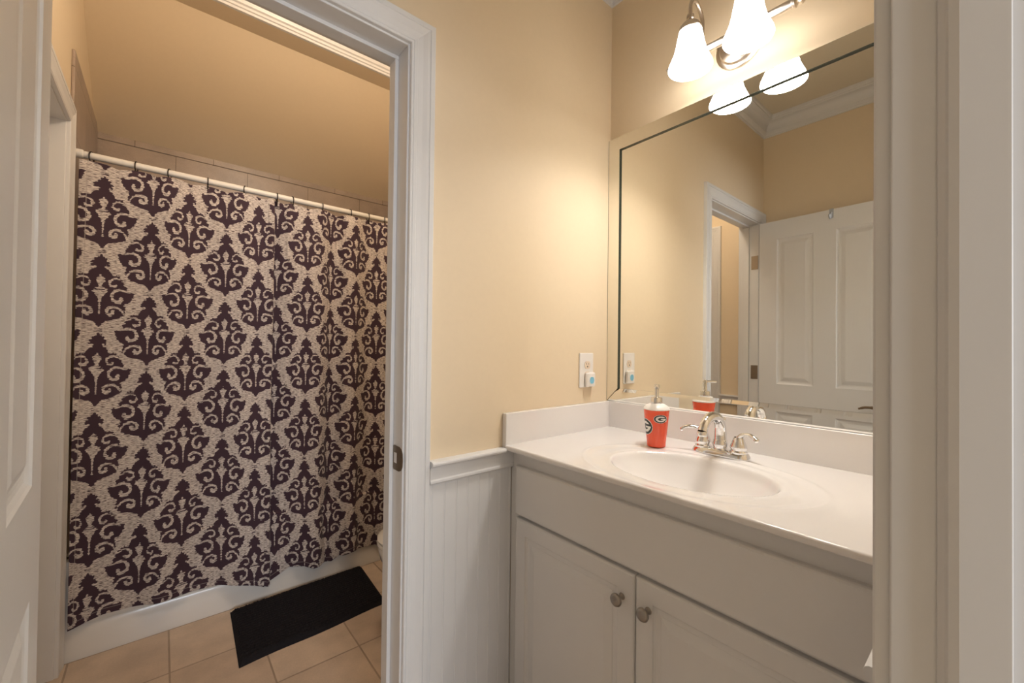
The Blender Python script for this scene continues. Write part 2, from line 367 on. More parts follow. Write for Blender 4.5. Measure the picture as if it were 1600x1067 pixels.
# ------------------------------------------------------------------ panelled slabs
DOORP = [(0, 0), (.003, -.0035), (.009, -.0075), (.015, -.009), (.022, -.009), (.026, -.0075), (.042, -.002), (.044, -.0018)]
def panelled(us, vs, cells, prof, th, both=False):
    """slab in local (u, v, w): front at w=0 facing +w"""
    m = MB()
    def side(w0, sg):
        for i in range(len(us)-1):
            for j in range(len(vs)-1):
                a0, a1, b0, b1 = us[i], us[i+1], vs[j], vs[j+1]
                rings = []
                pf = prof if (i, j) in cells else [(0, 0)]
                for ins, d in pf:
                    rings.append([(a0+ins, b0+ins, w0+sg*d), (a1-ins, b0+ins, w0+sg*d), (a1-ins, b1-ins, w0+sg*d), (a0+ins, b1-ins, w0+sg*d)])
                n0 = len(m.v); vv = [p for rg in rings for p in rg]; fs = []
                for k in range(len(rings)-1):
                    for c in range(4): fs.append((k*4+c, k*4+(c+1) % 4, (k+1)*4+(c+1) % 4, (k+1)*4+c))
                k = len(rings)-1; fs.append((k*4, k*4+1, k*4+2, k*4+3))
                m.add(vv, fs)
    side(0, 1)
    if both: side(-th, -1)
    # edges
    U0, U1, V0, V1 = us[0], us[-1], vs[0], vs[-1]
    def strip(pts):
        for p, q in zip(pts[:-1], pts[1:]):
            m.add([(p[0], p[1], 0), (q[0], q[1], 0), (q[0], q[1], -th), (p[0], p[1], -th)], [(0, 1, 2, 3)])
    strip([(u, V0) for u in us]); strip([(U1, v) for v in vs]); strip([(u, V1) for u in us[::-1]]); strip([(U0, v) for v in vs[::-1]])
    if not both:
        for i in range(len(us)-1):
            for j in range(len(vs)-1):
                m.add([(us[i], vs[j], -th), (us[i+1], vs[j], -th), (us[i+1], vs[j+1], -th), (us[i], vs[j+1], -th)], [(0, 1, 2, 3)])
    return m
def lever_handle(m, s):
    # in slab local coordinates around (0,0,0); lever reaches towards -u*s ; projects +w
    m.lathe([(.026, 0), (.0265, .004), (.022, .008), (.011, .011), (.010, .034), (.012, .038)], 28)
    m.tube(spl([(0, 0, .036), (-.02*s, .001, .042), (-.05*s, .006, .044), (-.085*s, .004, .042), (-.112*s, -.006, .040)], 6), [.009]*6+[.008]*8+[.0065]*8+[.005]*3, 12, flat=.7)
# open door of the tub room: hinge end at (-.152, 1.035), leaf runs towards the camera
DW = .69
t = empty('door_1', (-.150, 1.036, .012), 0); struct(t, 'open white six-panel style door with lever handle', 'door')
ang = math.radians(3.2)
du = Vector((math.sin(ang), -math.cos(ang), 0)); dw = Vector((math.cos(ang), math.sin(ang), 0))
LM = Matrix((( du.x, 0, dw.x, -.150), (du.y, 0, dw.y, 1.036), (0, 1, 0, .012), (0, 0, 0, 1)))
us = [0, .100, .295, .405, .600, DW]; vsd = [0, .20, .828, .998, 1.905, 2.02]
m = panelled(us, vsd, {(1, 1), (3, 1), (1, 3), (3, 3)}, DOORP, .035, True).xf(LM)
m.build('leaf', door_m, t, merge=True)
m = MB(); lever_handle(m, 1); m.xf(Matrix.Translation((DW-.062, .905, .0))).xf(LM); m.build('handle', bronze_m, t, smooth=True)
m = MB(); lever_handle(m, 1); m.xf(Matrix.Diagonal((1, 1, -1, 1))).xf(Matrix.Translation((DW-.062, .905, -.035))).xf(LM); m.build('handle', bronze_m, t, smooth=True)
# over door hook
m = MB(); hz = 2.02
m.box(.372, .392, hz-.050, hz+.002, .0005, .003); m.box(.372, .392, hz+.0005, hz+.003, -.038, .003); m.box(.372, .392, hz-.03, hz+.003, -.038, -.0355)
m.tube(spl([(.382, hz-.018, .002), (.382, hz-.03, .007), (.382, hz-.045, .012), (.382, hz-.052, .020), (.382, hz-.046, .028), (.382, hz-.034, .030)], 6), .0055, 12, flat=1.3)
m.xf(LM); tag(m.build('door_hook', hook_m, None, smooth=True), 'small pale grey plastic hook over the top of the open white door', 'hook')
# closed slab in the tub room's left opening
t = empty('door_2', (XT-.10, LY0, .01)); struct(t, 'white panelled door closed in the tub room left wall', 'door')
m = panelled([0, .11, .405, .515, .81, .921], vsd, {(1, 1), (3, 1), (1, 3), (3, 3)}, DOORP, .035, True)
m.xf(Matrix(((0, 0, 1, XT-.0965), (1, 0, 0, LY0+.002), (0, 1, 0, .01), (0, 0, 0, 1)))); m.build('leaf', door_m, t, merge=True)

# ------------------------------------------------------------------ vanity cabinet
XF = .885      # face frame plane
CY0, CY1 = YN+.0035, YA-.0075
vc = tag(empty('vanity_cabinet', (1.1, .56, 0)), 'white vanity cabinet with raised-panel doors under the sink countertop', 'cabinet')
m = MB(); m.box(XF, XB-.002, CY0, CY1, .09, ZC-.0155); m.box(XF+.06, XB-.002, CY0, CY1, 0, .09)
# keep it a shell: open top so the basin has room
m = MB()
m.box(XF, XB-.002, CY0, CY0+.016, .09, ZC-.0155); m.box(XF, XB-.002, CY1-.016, CY1, .09, ZC-.0155)
m.box(XF, XB-.002, CY0+.016, CY1-.016, .09, .106); m.box(XB-.008, XB-.002, CY0+.016, CY1-.016, .106, ZC-.0155)
m.box(XF, XF+.018, CY0+.016, CY1-.016, .834, ZC-.0155); m.box(XF, XF+.018, CY0+.016, CY1-.016, .66, .715); m.box(XF, XF+.018, CY0+.016, CY1-.016, .106, .15)
m.box(XF, XF+.018, CY0+.016, CY0+.055, .15, .66); m.box(XF, XF+.018, CY1-.055, CY1-.016, .15, .66)
m.box(XF, XF+.018, CY0+.016, CY0+.055, .715, .834); m.box(XF, XF+.018, CY1-.055, CY1-.016, .715, .834)
m.box(XF+.06, XF+.075, CY0, CY1, 0, .09)
m.build('carcass', cab_m, vc)
# slabs face -x : u -> -y, v -> z, w -> -x
def VX(y, z, x): return Matrix(((0, 0, -1, x), (-1, 0, 0, y), (0, 1, 0, z), (0, 0, 0, 1)))
XFR = .867
EDGE = [(0, -.006), (.002, -.0025), (.0045, -.001), (.0055, 0)]
def slab(w, h, cells=None):
    if cells:
        us, vs = [0, .0055, .055, w-.055, w-.0055, w], [0, .0055, .055, h-.055, h-.0055, h]
        return us, vs
def raised_door(w, h, y, z, panel=True):
    prof = [(0, -.006), (.0015, -.0025), (.004, -.0008), (.0055, 0)]
    rings = list(prof)
    if panel:
        rings += [(.046, 0), (.0475, -.003), (.052, -.0055), (.057, -.006), (.064, -.006), (.0655, -.0045), (.085, -.0005), (.087, 0)]
    else:
        rings += [(.010, 0)]
    m = MB(); vv = []; fs = []
    vv += [(0, 0, -.018), (w, 0, -.018), (w, h, -.018), (0, h, -.018)]
    for ins, d in rings: vv += [(ins, ins, d), (w-ins, ins, d), (w-ins, h-ins, d), (ins, h-ins, d)]
    n = len(rings)+1
    for k in range(n-1):
        for c in range(4): fs.append((k*4+c, k*4+(c+1) % 4, (k+1)*4+(c+1) % 4, (k+1)*4+c))
    fs += [(3, 2, 1, 0), ((n-1)*4, (n-1)*4+1, (n-1)*4+2, (n-1)*4+3)]
    m.add(vv, fs); return m.xf(VX(y, z, XFR))
raised_door(.884, .152, 1.010, .6955, False).build('false_drawer_front', cab_m, vc)
def knob(y, z, par):
    m = MB(); m.lathe([(.0085, 0), (.0075, .003), (.0055, .006), (.0052, .014), (.0105, .018), (.0148, .021), (.0155, .0245), (.0140, .028), (.009, .0305), (.0, .0313)], 32, cap=False)
    m.xf(Matrix(((0, 0, -1, XFR), (1, 0, 0, y), (0, 1, 0, z), (0, 0, 0, 1)))); m.build('knob', knob_m, par, smooth=True, angle=60)
d1 = raised_door(.434, .563, 1.006, .123).build('door', cab_m, vc); knob(.606, .622, d1)
d2 = raised_door(.434, .563, .569, .123).build('door', cab_m, vc); knob(.534, .622, d2)
for d_, ky in ((d1, 0), (d2, 0)): pass

# ------------------------------------------------------------------ counter with moulded basin
SX, SY, SA, SB = 1.063, .545, .153, .209
ct = tag(empty('sink_countertop', (1.1, .56, ZC)), 'glossy off-white sink countertop with oval basin and splash walls', 'countertop')
x0c, x1c, y0c, y1c = .8465, XB-.019, YN+.001, YA-.0195
nx, ny = 150, 250
def smooth(a, b, t):
    t = max(0, min(1, (t-a)/(b-a))); return t*t*(3-2*t)
def ztop(x, y):
    r = math.hypot((x-SX)/SA, (y-SY)/SB)
    z = 0
    r2 = math.hypot((x-SX+.002)/.202, (y-SY)/.290)
    z -= .0020*(1-smooth(.93, 1.03, r2))
    z += .0008*math.exp(-((r2-1.045)/.022)**2)
    z += .0006*math.exp(-((r-1.13)/.05)**2)
    if r < 1.06:
        q = max(0, 1.04-r)
        dpt = .125*(1-(1-min(1, q/1.04))**2.6)
        z -= dpt*smooth(0, .08, q)
    return z
m = MB(); vs = []; fs = []
for i in range(nx+1):
    for j in range(ny+1):
        x = x0c+.004+(x1c-x0c-.004)*i/nx; y = y0c+(y1c-y0c)*j/ny
        vs.append((x, y, ZC+ztop(x, y)))
for i in range(nx):
    for j in range(ny):
        a = i*(ny+1)+j; fs.append((a, a+ny+1, a+ny+2, a+1))
m.add(vs, fs)
# rounded front edge: strips from the first row of the grid
n0 = len(m.v)
ed = [(x0c+.0012, -.0012), (x0c, -.004), (x0c, -.0125), (x0c+.0012, -.0145), (x0c+.004, -.0155), (XF+.002, -.0155)]
for ex, ez in ed:
    for j in range(ny+1):
        y = y0c+(y1c-y0c)*j/ny; m.v.append((ex, y, ZC+ez))
rows = [0]+[n0+k*(ny+1) for k in range(len(ed))]
for k in range(len(rows)-1):
    for j in range(ny):
        m.f.append((rows[k]+j, rows[k]+j+1, rows[k+1]+j+1, rows[k+1]+j))
m.build('basin_top', marble_m, ct, smooth=True, angle=60)
b = MB(); b.box(XB-.0195, XB-.0005, YN+.001, YA-.0005, ZC-.015, ZC+.1015); b.build('back_splash', marble_m, ct, bevel=.003)
b = MB(); b.box(.8485, XB-.0195, YA-.0195, YA-.0005, ZC-.015, ZC+.1015); b.build('side_splash', marble_m, ct, bevel=.003)
b = MB(); b.lathe([(.0, .003), (.012, .003), (.014, .001), (.022, .002), (.024, 0), (.024, -.006)], 32, c=(SX, SY, ZC-.1265), cap=False); b.build('drain', chrome_m, ct, smooth=True)

# ------------------------------------------------------------------ faucet
FX, FY = 1.288, .557; FZ = ZC+.0005
fa = tag(empty('faucet', (FX, FY, FZ)), 'chrome two-handle sink faucet with arched spout behind the basin', 'faucet')
m = MB()
def rr(hx, hy, n=10):  # stadium-ish outline (long in y)
    pts = []
    for k in range(40):
        a = 2*PI*k/40; c, s_ = math.cos(a), math.sin(a)
        e = 2/3.2
        pts.append((hx*math.copysign(abs(c)**e, c), hy*math.copysign(abs(s_)**e, s_)))
    return pts
rg = [(.0295, .0815, 0), (.0295, .0815, .005), (.0275, .079, .011), (.0255, .077, .014), (.022, .073, .0170), (.018, .068, .0180), (.0, .0, .0180)]
vs = []
for hx, hy, z in rg: vs += [(FX+p[0], FY+p[1], FZ+z) for p in rr(hx, hy)]
n = 40; fs = [(i*n+k, i*n+(k+1) % n, (i+1)*n+(k+1) % n, (i+1)*n+k) for i in range(len(rg)-1) for k in range(n)]
m.add(vs, fs); m.build('base_plate', chrome_m, fa, smooth=True, angle=40)
m = MB()
m.lathe([(.020, .012), (.0215, .016), (.0195, .019), (.0185, .021), (.0215, .028), (.0215, .034), (.0190, .041), (.0195, .044), (.0180, .046)], 32, c=(FX, FY, FZ), cap=False)
pth = spl([(FX, FY, FZ+.040), (FX, FY, FZ+.065), (FX-.004, FY, FZ+.088), (FX-.022, FY, FZ+.110), (FX-.052, FY, FZ+.1190), (FX-.082, FY, FZ+.114), (FX-.103, FY, FZ+.100), (FX-.113, FY, FZ+.082)], 6)
rad = [.0185-.0055*min(1, i/30) for i in range(len(pth))]
m.tube(pth, rad, 24, flat=1.0)
m.lathe([(.0135, 0), (.0140, .004), (.0135, .012), (.012, .014)], 24, c=(FX-.116, FY, FZ+.070), cap=True)
m.build('spout', chrome_m, fa, smooth=True, angle=50)
m = MB(); m.tube([(FX+.024, FY, FZ+.010), (FX+.024, FY, FZ+.098)], .0022, 10); m.lathe([(.0025, .094), (.005, .097), (.0055, .103), (.003, .108), (.0, .109)], 16, c=(FX+.024, FY, FZ), cap=False)
m.build('lift_rod', chrome_m, fa, smooth=True)
for sgn in (1, -1):
    hy = FY+sgn*.0515
    m = MB()
    m.lathe([(.0225, .012), (.0240, .019), (.0205, .0225), (.0205, .025), (.0230, .030), (.0220, .036), (.0170, .049), (.0150, .055), (.0120, .060)], 28, c=(FX, hy, FZ), cap=False)
    pth = spl([(FX, hy, FZ+.048), (FX-.001, hy+sgn*.002, FZ+.060), (FX-.006, hy+sgn*.014, FZ+.0700), (FX-.014, hy+sgn*.034, FZ+.0735), (FX-.022, hy+sgn*.050, FZ+.0690), (FX-.026, hy+sgn*.060, FZ+.060)], 6)
    k = len(pth); rad = [.0125-(.0125-.0062)*min(1, i/(k*.45)) for i in range(k)]
    rad[-4:] = [.0072, .0078, .0074, .0050]
    m.tube(pth, rad, 18, flat=.75)
    m.build('handle', chrome_m, fa, smooth=True, angle=50)

# ------------------------------------------------------------------ soap dispenser
PX, PY, PZ = 1.232, .735, ZC+.0005
sd = tag(empty('soap_dispenser', (PX, PY, PZ)), 'orange-red soap pump bottle with black oval letter G emblems', 'soap dispenser')
m = MB(); R0, R1, HB = .0285, .0400, .118
m.lathe([(0, 0), (R0-.002, 0), (R0, .002), (R1, HB), (R1-.001, HB+.0005), (0, HB+.0005)], 64, c=(PX, PY, PZ), cap=False); m.build('body', orange_m, sd, smooth=True)
m = MB(); m.lathe([(R1-.0004, HB-.001), (R1+.0006, HB+.003), (R1-.001, HB+.007), (R1-.008, HB+.0135), (.024, HB+.018), (.016, HB+.0195)], 48, c=(PX, PY, PZ), cap=False); m.build('shoulder', plastic_m, sd, smooth=True)
m = MB(); m.lathe([(.0165, HB+.016), (.0175, HB+.019), (.0175, HB+.037), (.0160, HB+.039), (.008, HB+.040), (.0065, HB+.042), (.0065, HB+.068), (.0085, HB+.070), (.0085, HB+.079), (.007, HB+.081), (.0, HB+.0815)], 32, c=(PX, PY, PZ), cap=False)
cd_ = Vector((-PX, -PY, 0)).normalized()
m.tube([(PX, PY, PZ+HB+.0745), tuple(Vector((PX, PY, PZ+HB+.0745))+cd_*.030), tuple(Vector((PX, PY, PZ+HB+.0730))+cd_*.045)], [.0055, .0042, .0036], 14)
m.build('pump', chrome_m, sd, smooth=True, angle=40)
azc = math.atan2(-PY, -PX)
def cone_pt(th, z, off):
    rr_ = R0+(R1-R0)*(z-.002)/(HB-.002)+off
    return (PX+rr_*math.cos(th), PY+rr_*math.sin(th), PZ+z)
def emblem(th0, z0, a, bz, skew=0):
    def shape(inside, off, mat, name, par=None):
        mm = MB(); N = 56; h = 2.3*a/N
        Rr = .036
        for i in range(-N//2, N//2):
            for j in range(-N//2, N//2):
                u, v = (i+.5)*h, (j+.5)*h*bz/a
                if inside(u/a, v/bz):
                    q = [(i*h, j*h*bz/a), ((i+1)*h, j*h*bz/a), ((i+1)*h, (j+1)*h*bz/a), (i*h, (j+1)*h*bz/a)]
                    mm.add([cone_pt(th0+uu/Rr, z0+vv, off) for uu, vv in q], [(0, 1, 2, 3)])
        return mm.build(name, mat, par or sd, merge=True, fixn=False)
    e = shape(lambda u, v: math.hypot(u, v) < 1.0, .00025, logo_w_m, 'emblem')
    shape(lambda u, v: math.hypot(u, v) < .93, .0004, black_m, 'emblem_oval', e)
    def G(u, v):
        # right is +u as seen; letter G with a wide bar
        ring = math.hypot(u/.72, v/.66) < 1 and math.hypot((u-.02)/.42, v/.36) > 1 and not (u > .12 and .10 < v < .34)
        bar = (-.02 < u < .80) and (-.14 < v < .10)
        return ring or bar
    shape(lambda u, v: G(u, v), .00055, logo_w_m, 'emblem_letter', e)
emblem(azc+.36, .092, .0215, .0135)
emblem(azc-1.15, .064, .0300, .0260)

# ------------------------------------------------------------------ mirror
mi = tag(empty('wall_mirror', (XB, .6, ZC+.103)), 'large frameless wall mirror with slanted glass border above the sink', 'mirror')
MY0, MY1, MZ0, MZ1 = YN+.02, YA-.0005, ZC+.1025, 2.0715
b = MB(); b.box(XB-.005, XB-.0005, MY0+.03, MY1-.03, MZ0+.03, MZ1-.03); b.build('mirror_glass', mirror_m, mi)
wS = .052; xs0 = XB-.0055
prof = [(0, -.0005), (0, .0030), (.005, .0045), (wS-.012, .0045), (wS, .0008)]      # (inset from outer edge, height over wall glass)
profV = [(0, -.0005), (0, .0068), (.002, .0071), (wS, .0078), (wS, -.0002)]
def ring_strip(i):  # i: 0 left(y max) 1 top 2 right 3 bottom, mitred
    cor = [lambda d: (MY1-d, MZ0+d), lambda d: (MY1-d, MZ1-d), lambda d: (MY0+d, MZ1-d), lambda d: (MY0+d, MZ0+d)]
    a, c_ = cor[i], cor[(i+1) % 4]; pf_ = prof if i == 3 else profV[:4]
    m = MB(); vs = []
    for q in (a, c_):
        for d, hgt in pf_: y, z = q(d); vs.append((xs0-hgt, y, z))
    n = len(pf_); m.add(vs, [(k, k+1, n+k+1, n+k) for k in range(n-1)])
    return m
for i in range(4): ring_strip(i).build('bevelled_strip', mirror_m, mi)
# dark polished glass edge on the inner side of the strips
m = MB(); d = wS
m.box(xs0-.0077, xs0-.0001, MY1-d-.0004, MY1-d+.0004, MZ0+d, MZ1-d+.0004); m.box(xs0-.0077, xs0-.0001, MY0+d, MY1-d, MZ1-d-.0004, MZ1-d+.0004)
m.box(xs0-.0075, XB-.0006, MY1-.0001, MY1+.0004, MZ0, MZ1)
m.build('glass_edge', glass_edge_m, mi)

# ------------------------------------------------------------------ vanity light
vl = tag(empty('vanity_light', (XB, .558, 2.19)), 'brushed nickel two-arm wall light with frosted glass bell shades', 'wall light')
LZb, LXb, LYc = 2.190, XB-.075, .556
m = MB(); m.lathe([(.072, 0), (.072, -.004), (.066, -.008), (.060, -.009), (.055, -.016), (.035, -.022), (.012, -.024), (.010, -.07)], 48, c=(XB, LYc, LZb+.01), ax='x', cap=False)
m.build('canopy', nickel_m, vl, smooth=True, angle=30)
m = MB(); m.tube([(LXb, LYc-.168, LZb), (LXb, LYc+.168, LZb)], .0125, 24)
for s_ in (1, -1):
    b_ = [(.0125, 0), (.015, .003), (.015, .008), (.010, .011), (.0085, .014), (.012, .019), (.013, .024), (.010, .029), (.005, .032), (.006, .036), (.004, .041), (0, .043)]
    m.lathe([(r_, s_*z_) for r_, z_ in b_], 24, c=(LXb, LYc+s_*.168, LZb), ax='y', cap=False)
m.build('bar', nickel_m, vl, smooth=True, angle=35)
shade_m = bpy.data.materials.new('lit_frosted_glass'); shade_m.use_nodes = True
sb_ = bsdf(shade_m); sb_.inputs['Base Color'].default_value = (.9, .88, .84, 1); sb_.inputs['Roughness'].default_value = .3
sb_.inputs['Emission Color'].default_value = (1, .965, .91, 1); sb_.inputs['Emission Strength'].default_value = 7.6
SHX = 1.252
for yy in (.641, .473):
    m = MB(); c = (SHX, yy, 2.100)
    pr = [(.0635, 0), (.0650, .003), (.0630, .012), (.0560, .028), (.0485, .046), (.0430, .068), (.0385, .092), (.0345, .112), (.0305, .128)]
    m.lathe(pr + [(r_-.004, z_) for r_, z_ in pr[::-1]], 48, c=c, cap=False); sh = m.build('shade', shade_m, vl, smooth=True, angle=60)
    m = MB(); m.lathe([(.0345, .116), (.0360, .119), (.0335, .127), (.026, .139), (.014, .148), (.0070, .150), (.0070, .152), (.0110, .156), (.0125, .162), (.0110, .169), (.0060, .173)], 32, c=c, cap=False)
    m.build('shade_cap', nickel_m, vl, smooth=True, angle=30)
    m = MB(); m.tube(spl([(SHX, yy, 2.268), (SHX, yy, 2.296), (SHX+.010, yy, 2.319), (SHX+.034, yy, 2.331), (SHX+.060, yy, 2.319), (LXb, yy, 2.290), (LXb+.002, yy, 2.24), (LXb, yy, LZb+.008)], 8), .0062, 16)
    m.build('arm', nickel_m, vl, smooth=True)
    l_ = light('vanity_bulb_light', 'AREA', (SHX, yy, 2.108), 2.4, (1, .965, .91), .12); l_.data.shape = 'DISK'; l_.data.spread = math.radians(140)

# ------------------------------------------------------------------ outlet with plug-in freshener
ou = tag(empty('wall_outlet', (1.261, YA, 1.136)), 'white wall outlet beside the mirror above the side splash', 'outlet')
XO, ZO = 1.259, 1.137
b = MB(); b.box(XO-.040, XO+.040, YA-.006, YA, ZO-.066, ZO+.066); b.build('wall_plate', plastic_m, ou, bevel=.003)
def oval(mb, cx, cz_, rx, rz, y0, y1, n=32, flat=None):
    pr = []
    for k in range(n):
        a = 2*PI*k/n; x, z = rx*math.cos(a), rz*math.sin(a)
        if flat: z = max(-flat, min(flat, z))
        pr.append((cx+x, cz_+z))
    mb.prism(pr, 1, y0, y1)
rec_m = newmat('receptacle_ivory', (.78, .64, .50), .35)
for zz in (.020, -.020):
    b = MB(); oval(b, XO+.003, ZO+zz, .0165, .0175, YA-.0075, YA-.005, flat=.0145); rc = b.build('receptacle', rec_m, ou)
    b = MB(); b.box(XO-.004, XO-.0025, YA-.0079, YA-.007, ZO+zz+.001, ZO+zz+.009); b.box(XO+.0085, XO+.010, YA-.0079, YA-.007, ZO+zz+.001, ZO+zz+.008); oval(b, XO+.003, ZO+zz-.006, .003, .003, YA-.0079, YA-.007, 12)
    b.build('slots', slot_m, rc)
af = tag(empty('air_freshener', (XO+.012, YA-.01, ZO-.03)), 'small white plug-in air freshener with blue oval window in the outlet', 'air freshener')
b = MB(); b.box(XO-.016, XO+.034, YA-.024, YA-.0082, ZO-.064, ZO-.008); b.build('housing', plastic_m, af, bevel=.007, seg=3)
b = MB(); oval(b, XO+.009, ZO-.038, .0155, .0175, YA-.0250, YA-.023, flat=.0155); w_ = b.build('window_rim', plastic_m, af, bevel=.001)
b = MB(); oval(b, XO+.009, ZO-.038, .0125, .0145, YA-.0256, YA-.0245, flat=.013); b.build('blue_window', blue_m, af)

# ------------------------------------------------------------------ bathtub
TX0, TX1, TF, TB, TZ = XT+.0005, XTR-.0005, 2.305, YT-.0125, .385
tb = tag(empty('bathtub', ((TX0+TX1)/2, 2.7, 0)), 'white bathtub behind the hanging damask curtain', 'bathtub')
m = MB()
pf = [(TF, 0), (TF, .02), (TF+.004, .05), (TF+.006, .115), (TF+.012, .125), (TF+.012, .30), (TF+.004, .315), (TF, .335), (TF, TZ-.012), (TF+.004, TZ-.003), (TF+.012, TZ), (TF+.03, TZ), (TF+.03, 0)]
m.prism(pf, 0, TX0, TX1); m.build('apron', tub_m, tb, smooth=True, angle=30)
m = MB(); n = 72; rings = []
cx, cy, hx, hy = (TX0+TX1)/2, (TF+.03+TB)/2, (TX1-TX0)/2, (TB-TF-.03)/2
def sup(ax_, ay_, z, e, n=72):
    out = []
    for k in range(n):
        a = 2*PI*k/n+PI/n; c, s_ = math.cos(a), math.sin(a)
        if e is None:
            q = 1/max(abs(c), abs(s_)); out.append((cx+ax_*c*q, cy+ay_*s_*q, z))
        else: out.append((cx+ax_*math.copysign(abs(c)**(2/e), c), cy+ay_*math.copysign(abs(s_)**(2/e), s_), z))
    return out
for rg in (sup(hx, hy, TZ, None), sup(hx-.06, hy-.05, TZ, 4.5), sup(hx-.075, hy-.06, TZ-.02, 4.2), sup(hx-.14, hy-.10, .10, 3.6), sup(hx-.20, hy-.15, .06, 3.2), sup(.02, .02, .055, 2)): rings.append(rg)
vs = [p for rg in rings for p in rg]; fs = [(i*n+k, i*n+(k+1) % n, (i+1)*n+(k+1) % n, (i+1)*n+k) for i in range(len(rings)-1) for k in range(n)]
fs.append(tuple((len(rings)-1)*n+k for k in range(n)))
m.add(vs, fs); m.build('basin', tub_m, tb, smooth=True, angle=50)

# ------------------------------------------------------------------ curtain rod, rings, curtain
RY = 2.335
def rodz(x): return 1.9590-.0062*(x+.28)
cr = tag(empty('curtain_rod', (.5, RY, 1.93)), 'long white shower curtain rod spanning the tub opening', 'curtain rod')
m = MB(); m.tube([(XT+.001, RY, rodz(XT)), (XTR-.001, RY, rodz(XTR))], .0135, 20); m.build('rod', rod_m, cr, smooth=True)
for x_, s_ in ((XT, 1), (XTR, -1)):
    m = MB(); m.lathe([(.017, s_*.0005), (.0175, s_*.030), (.0165, s_*.034), (.0150, s_*.036)], 24, c=(x_, RY, rodz(x_)), ax='x', cap=False); m.build('rod_end', rod_m, cr, smooth=True)

# curtain path: fabric coordinate u against room (x, y)
HW = .150; HP = .3115
PTS = [(-.8, -.300, 0), (-.42, -.256, -.004), (0, -.197, 0), (.5, -.124, .004), (1, -.049, 0), (1.5, .014, -.013), (2, .081, 0), (2.5, .150, .012), (3, .220, .002), (3.5, .284, -.012), (4, .346, -.012), (4.30, .385, -.020), (4.45, .406, -.024),
       (4.60, .4125, -.006), (4.76, .4135, .018), (4.86, .418, .030), (5.05, .440, .026), (5.5, .500, .004), (6, .563, -.010), (6.45, .622, -.020), (6.75, .655, -.004), (7, .682, .014), (7.35, .722, .018), (7.62, .758, -.012), (8, .809, -.016), (8.4, .858, .008), (8.7, .895, .018), (9, .931, .002), (9.4, .975, -.018), (10, 1.050, .006), (10.5, 1.11, .016), (11, 1.165, -.012), (11.6, 1.225, .012), (12, 1.262, 0)]
PP = spl([(a*HW, b_, c_) for a, b_, c_ in PTS], 12)
pu = np.array([p[0] for p in PP]); px_ = np.array([p[1] for p in PP]); py_ = np.array([p[2] for p in PP])
ufab = np.linspace(-.42*HW, 11.95*HW, 660)
xs = np.interp(ufab, pu, px_); yo = np.interp(ufab, pu, py_)
zt = np.linspace(0, 1, 640)
ringx = [-.224, -.092, .015, .149, .292, .427, .496, .641, .784, .884, .982, 1.10, 1.21]
bot = np.interp(xs, [-.256, -.15, -.03, .10, .21, .30, .40, .43, .50, .56, .60, .645, .70, .74, .80, .97, 1.25], [.126, .150, .146, .140, .132, .110, .072, .085, .118, .112, .092, .096, .082, .100, .110, .098, .10])
rx = np.array(ringx)
nearest = np.min(np.abs(xs[:, None]-rx[None, :]), axis=1)
gap = np.interp(xs, (rx[1:]+rx[:-1])/2, (rx[1:]-rx[:-1]))
top = np.array([rodz(x) for x in xs]) - .024 - .013*np.clip(nearest/(gap/2+1e-6), 0, 1)**1.5*np.clip(gap/.12, .5, 1.2)
rng = np.random.RandomState(3)
ph = rng.rand(6)*6
V = np.zeros((len(zt), len(xs), 3))
for j, t_ in enumerate(zt):            # t 0 bottom .. 1 top
    z = bot+(top-bot)*t_
    g = .70+.65*(1-t_)
    pl = np.where((ufab > 4.3*HW) & (ufab < 5.3*HW), 1.0, g)
    wob = .004*np.sin(3.1*t_*2+xs*5+ph[0])+.0035*np.sin(9*t_+xs*11+ph[1])*(1-t_)+.0022*np.sin(17*t_+23*xs+ph[3])
    y = RY-.020+1.25*yo*pl + wob*(1-smooth(.93, 1, t_)) - .022*(1-t_)
    pin = smooth(.975, 1, t_)*np.clip(1-nearest/.03, 0, 1)
    y = y*(1-pin*.7)+(RY-.008)*pin*.7
    xx = xs + .004*np.sin(2.2*t_*PI+ph[2])*np.sin((xs+.26)/1.5*PI)*(1-t_)
    xx = xx + .024*(t_-.42)*np.interp(xs, [-.256, -.205, -.03, .14], [0, 1, 1, 0])
    V[j, :, 0] = xx; V[j, :, 1] = y; V[j, :, 2] = z
# keep in front of the tub apron
low = V[:, :, 2] < .40
V[:, :, 1] = np.where(low, np.minimum(V[:, :, 1], TF-.006), V[:, :, 1])

# --- damask motif as a signed distance (positive inside the dark figure)
SXm, SYm = .000398, .000494
def seg_d(px, py, a, b):
    ax_, ay_ = a; bx, by = b; dx, dy = bx-ax_, by-ay_
    t_ = np.clip(((px-ax_)*dx+(py-ay_)*dy)/(dx*dx+dy*dy+1e-9), 0, 1)
    return np.hypot(px-ax_-t_*dx, py-ay_-t_*dy)
def poly_sdf(px, py, P):
    d = np.full(px.shape, 1e9); ins = np.zeros(px.shape, bool)
    n = len(P)
    for i in range(n):
        a, b_ = P[i], P[(i+1) % n]
        d = np.minimum(d, seg_d(px, py, a, b_))
        if a[1] != b_[1]:
            c_ = ((a[1] > py) != (b_[1] > py)) & (px < (b_[0]-a[0])*(py-a[1])/(b_[1]-a[1])+a[0]); ins ^= c_
    return np.where(ins, d, -d)
def line_sdf(px, py, P, th):
    d = np.full(px.shape, -1e9)
    for i in range(len(P)-1):
        t0 = th[i] if isinstance(th, list) else th
        d = np.maximum(d, t0-seg_d(px, py, P[i], P[i+1]))
    return d
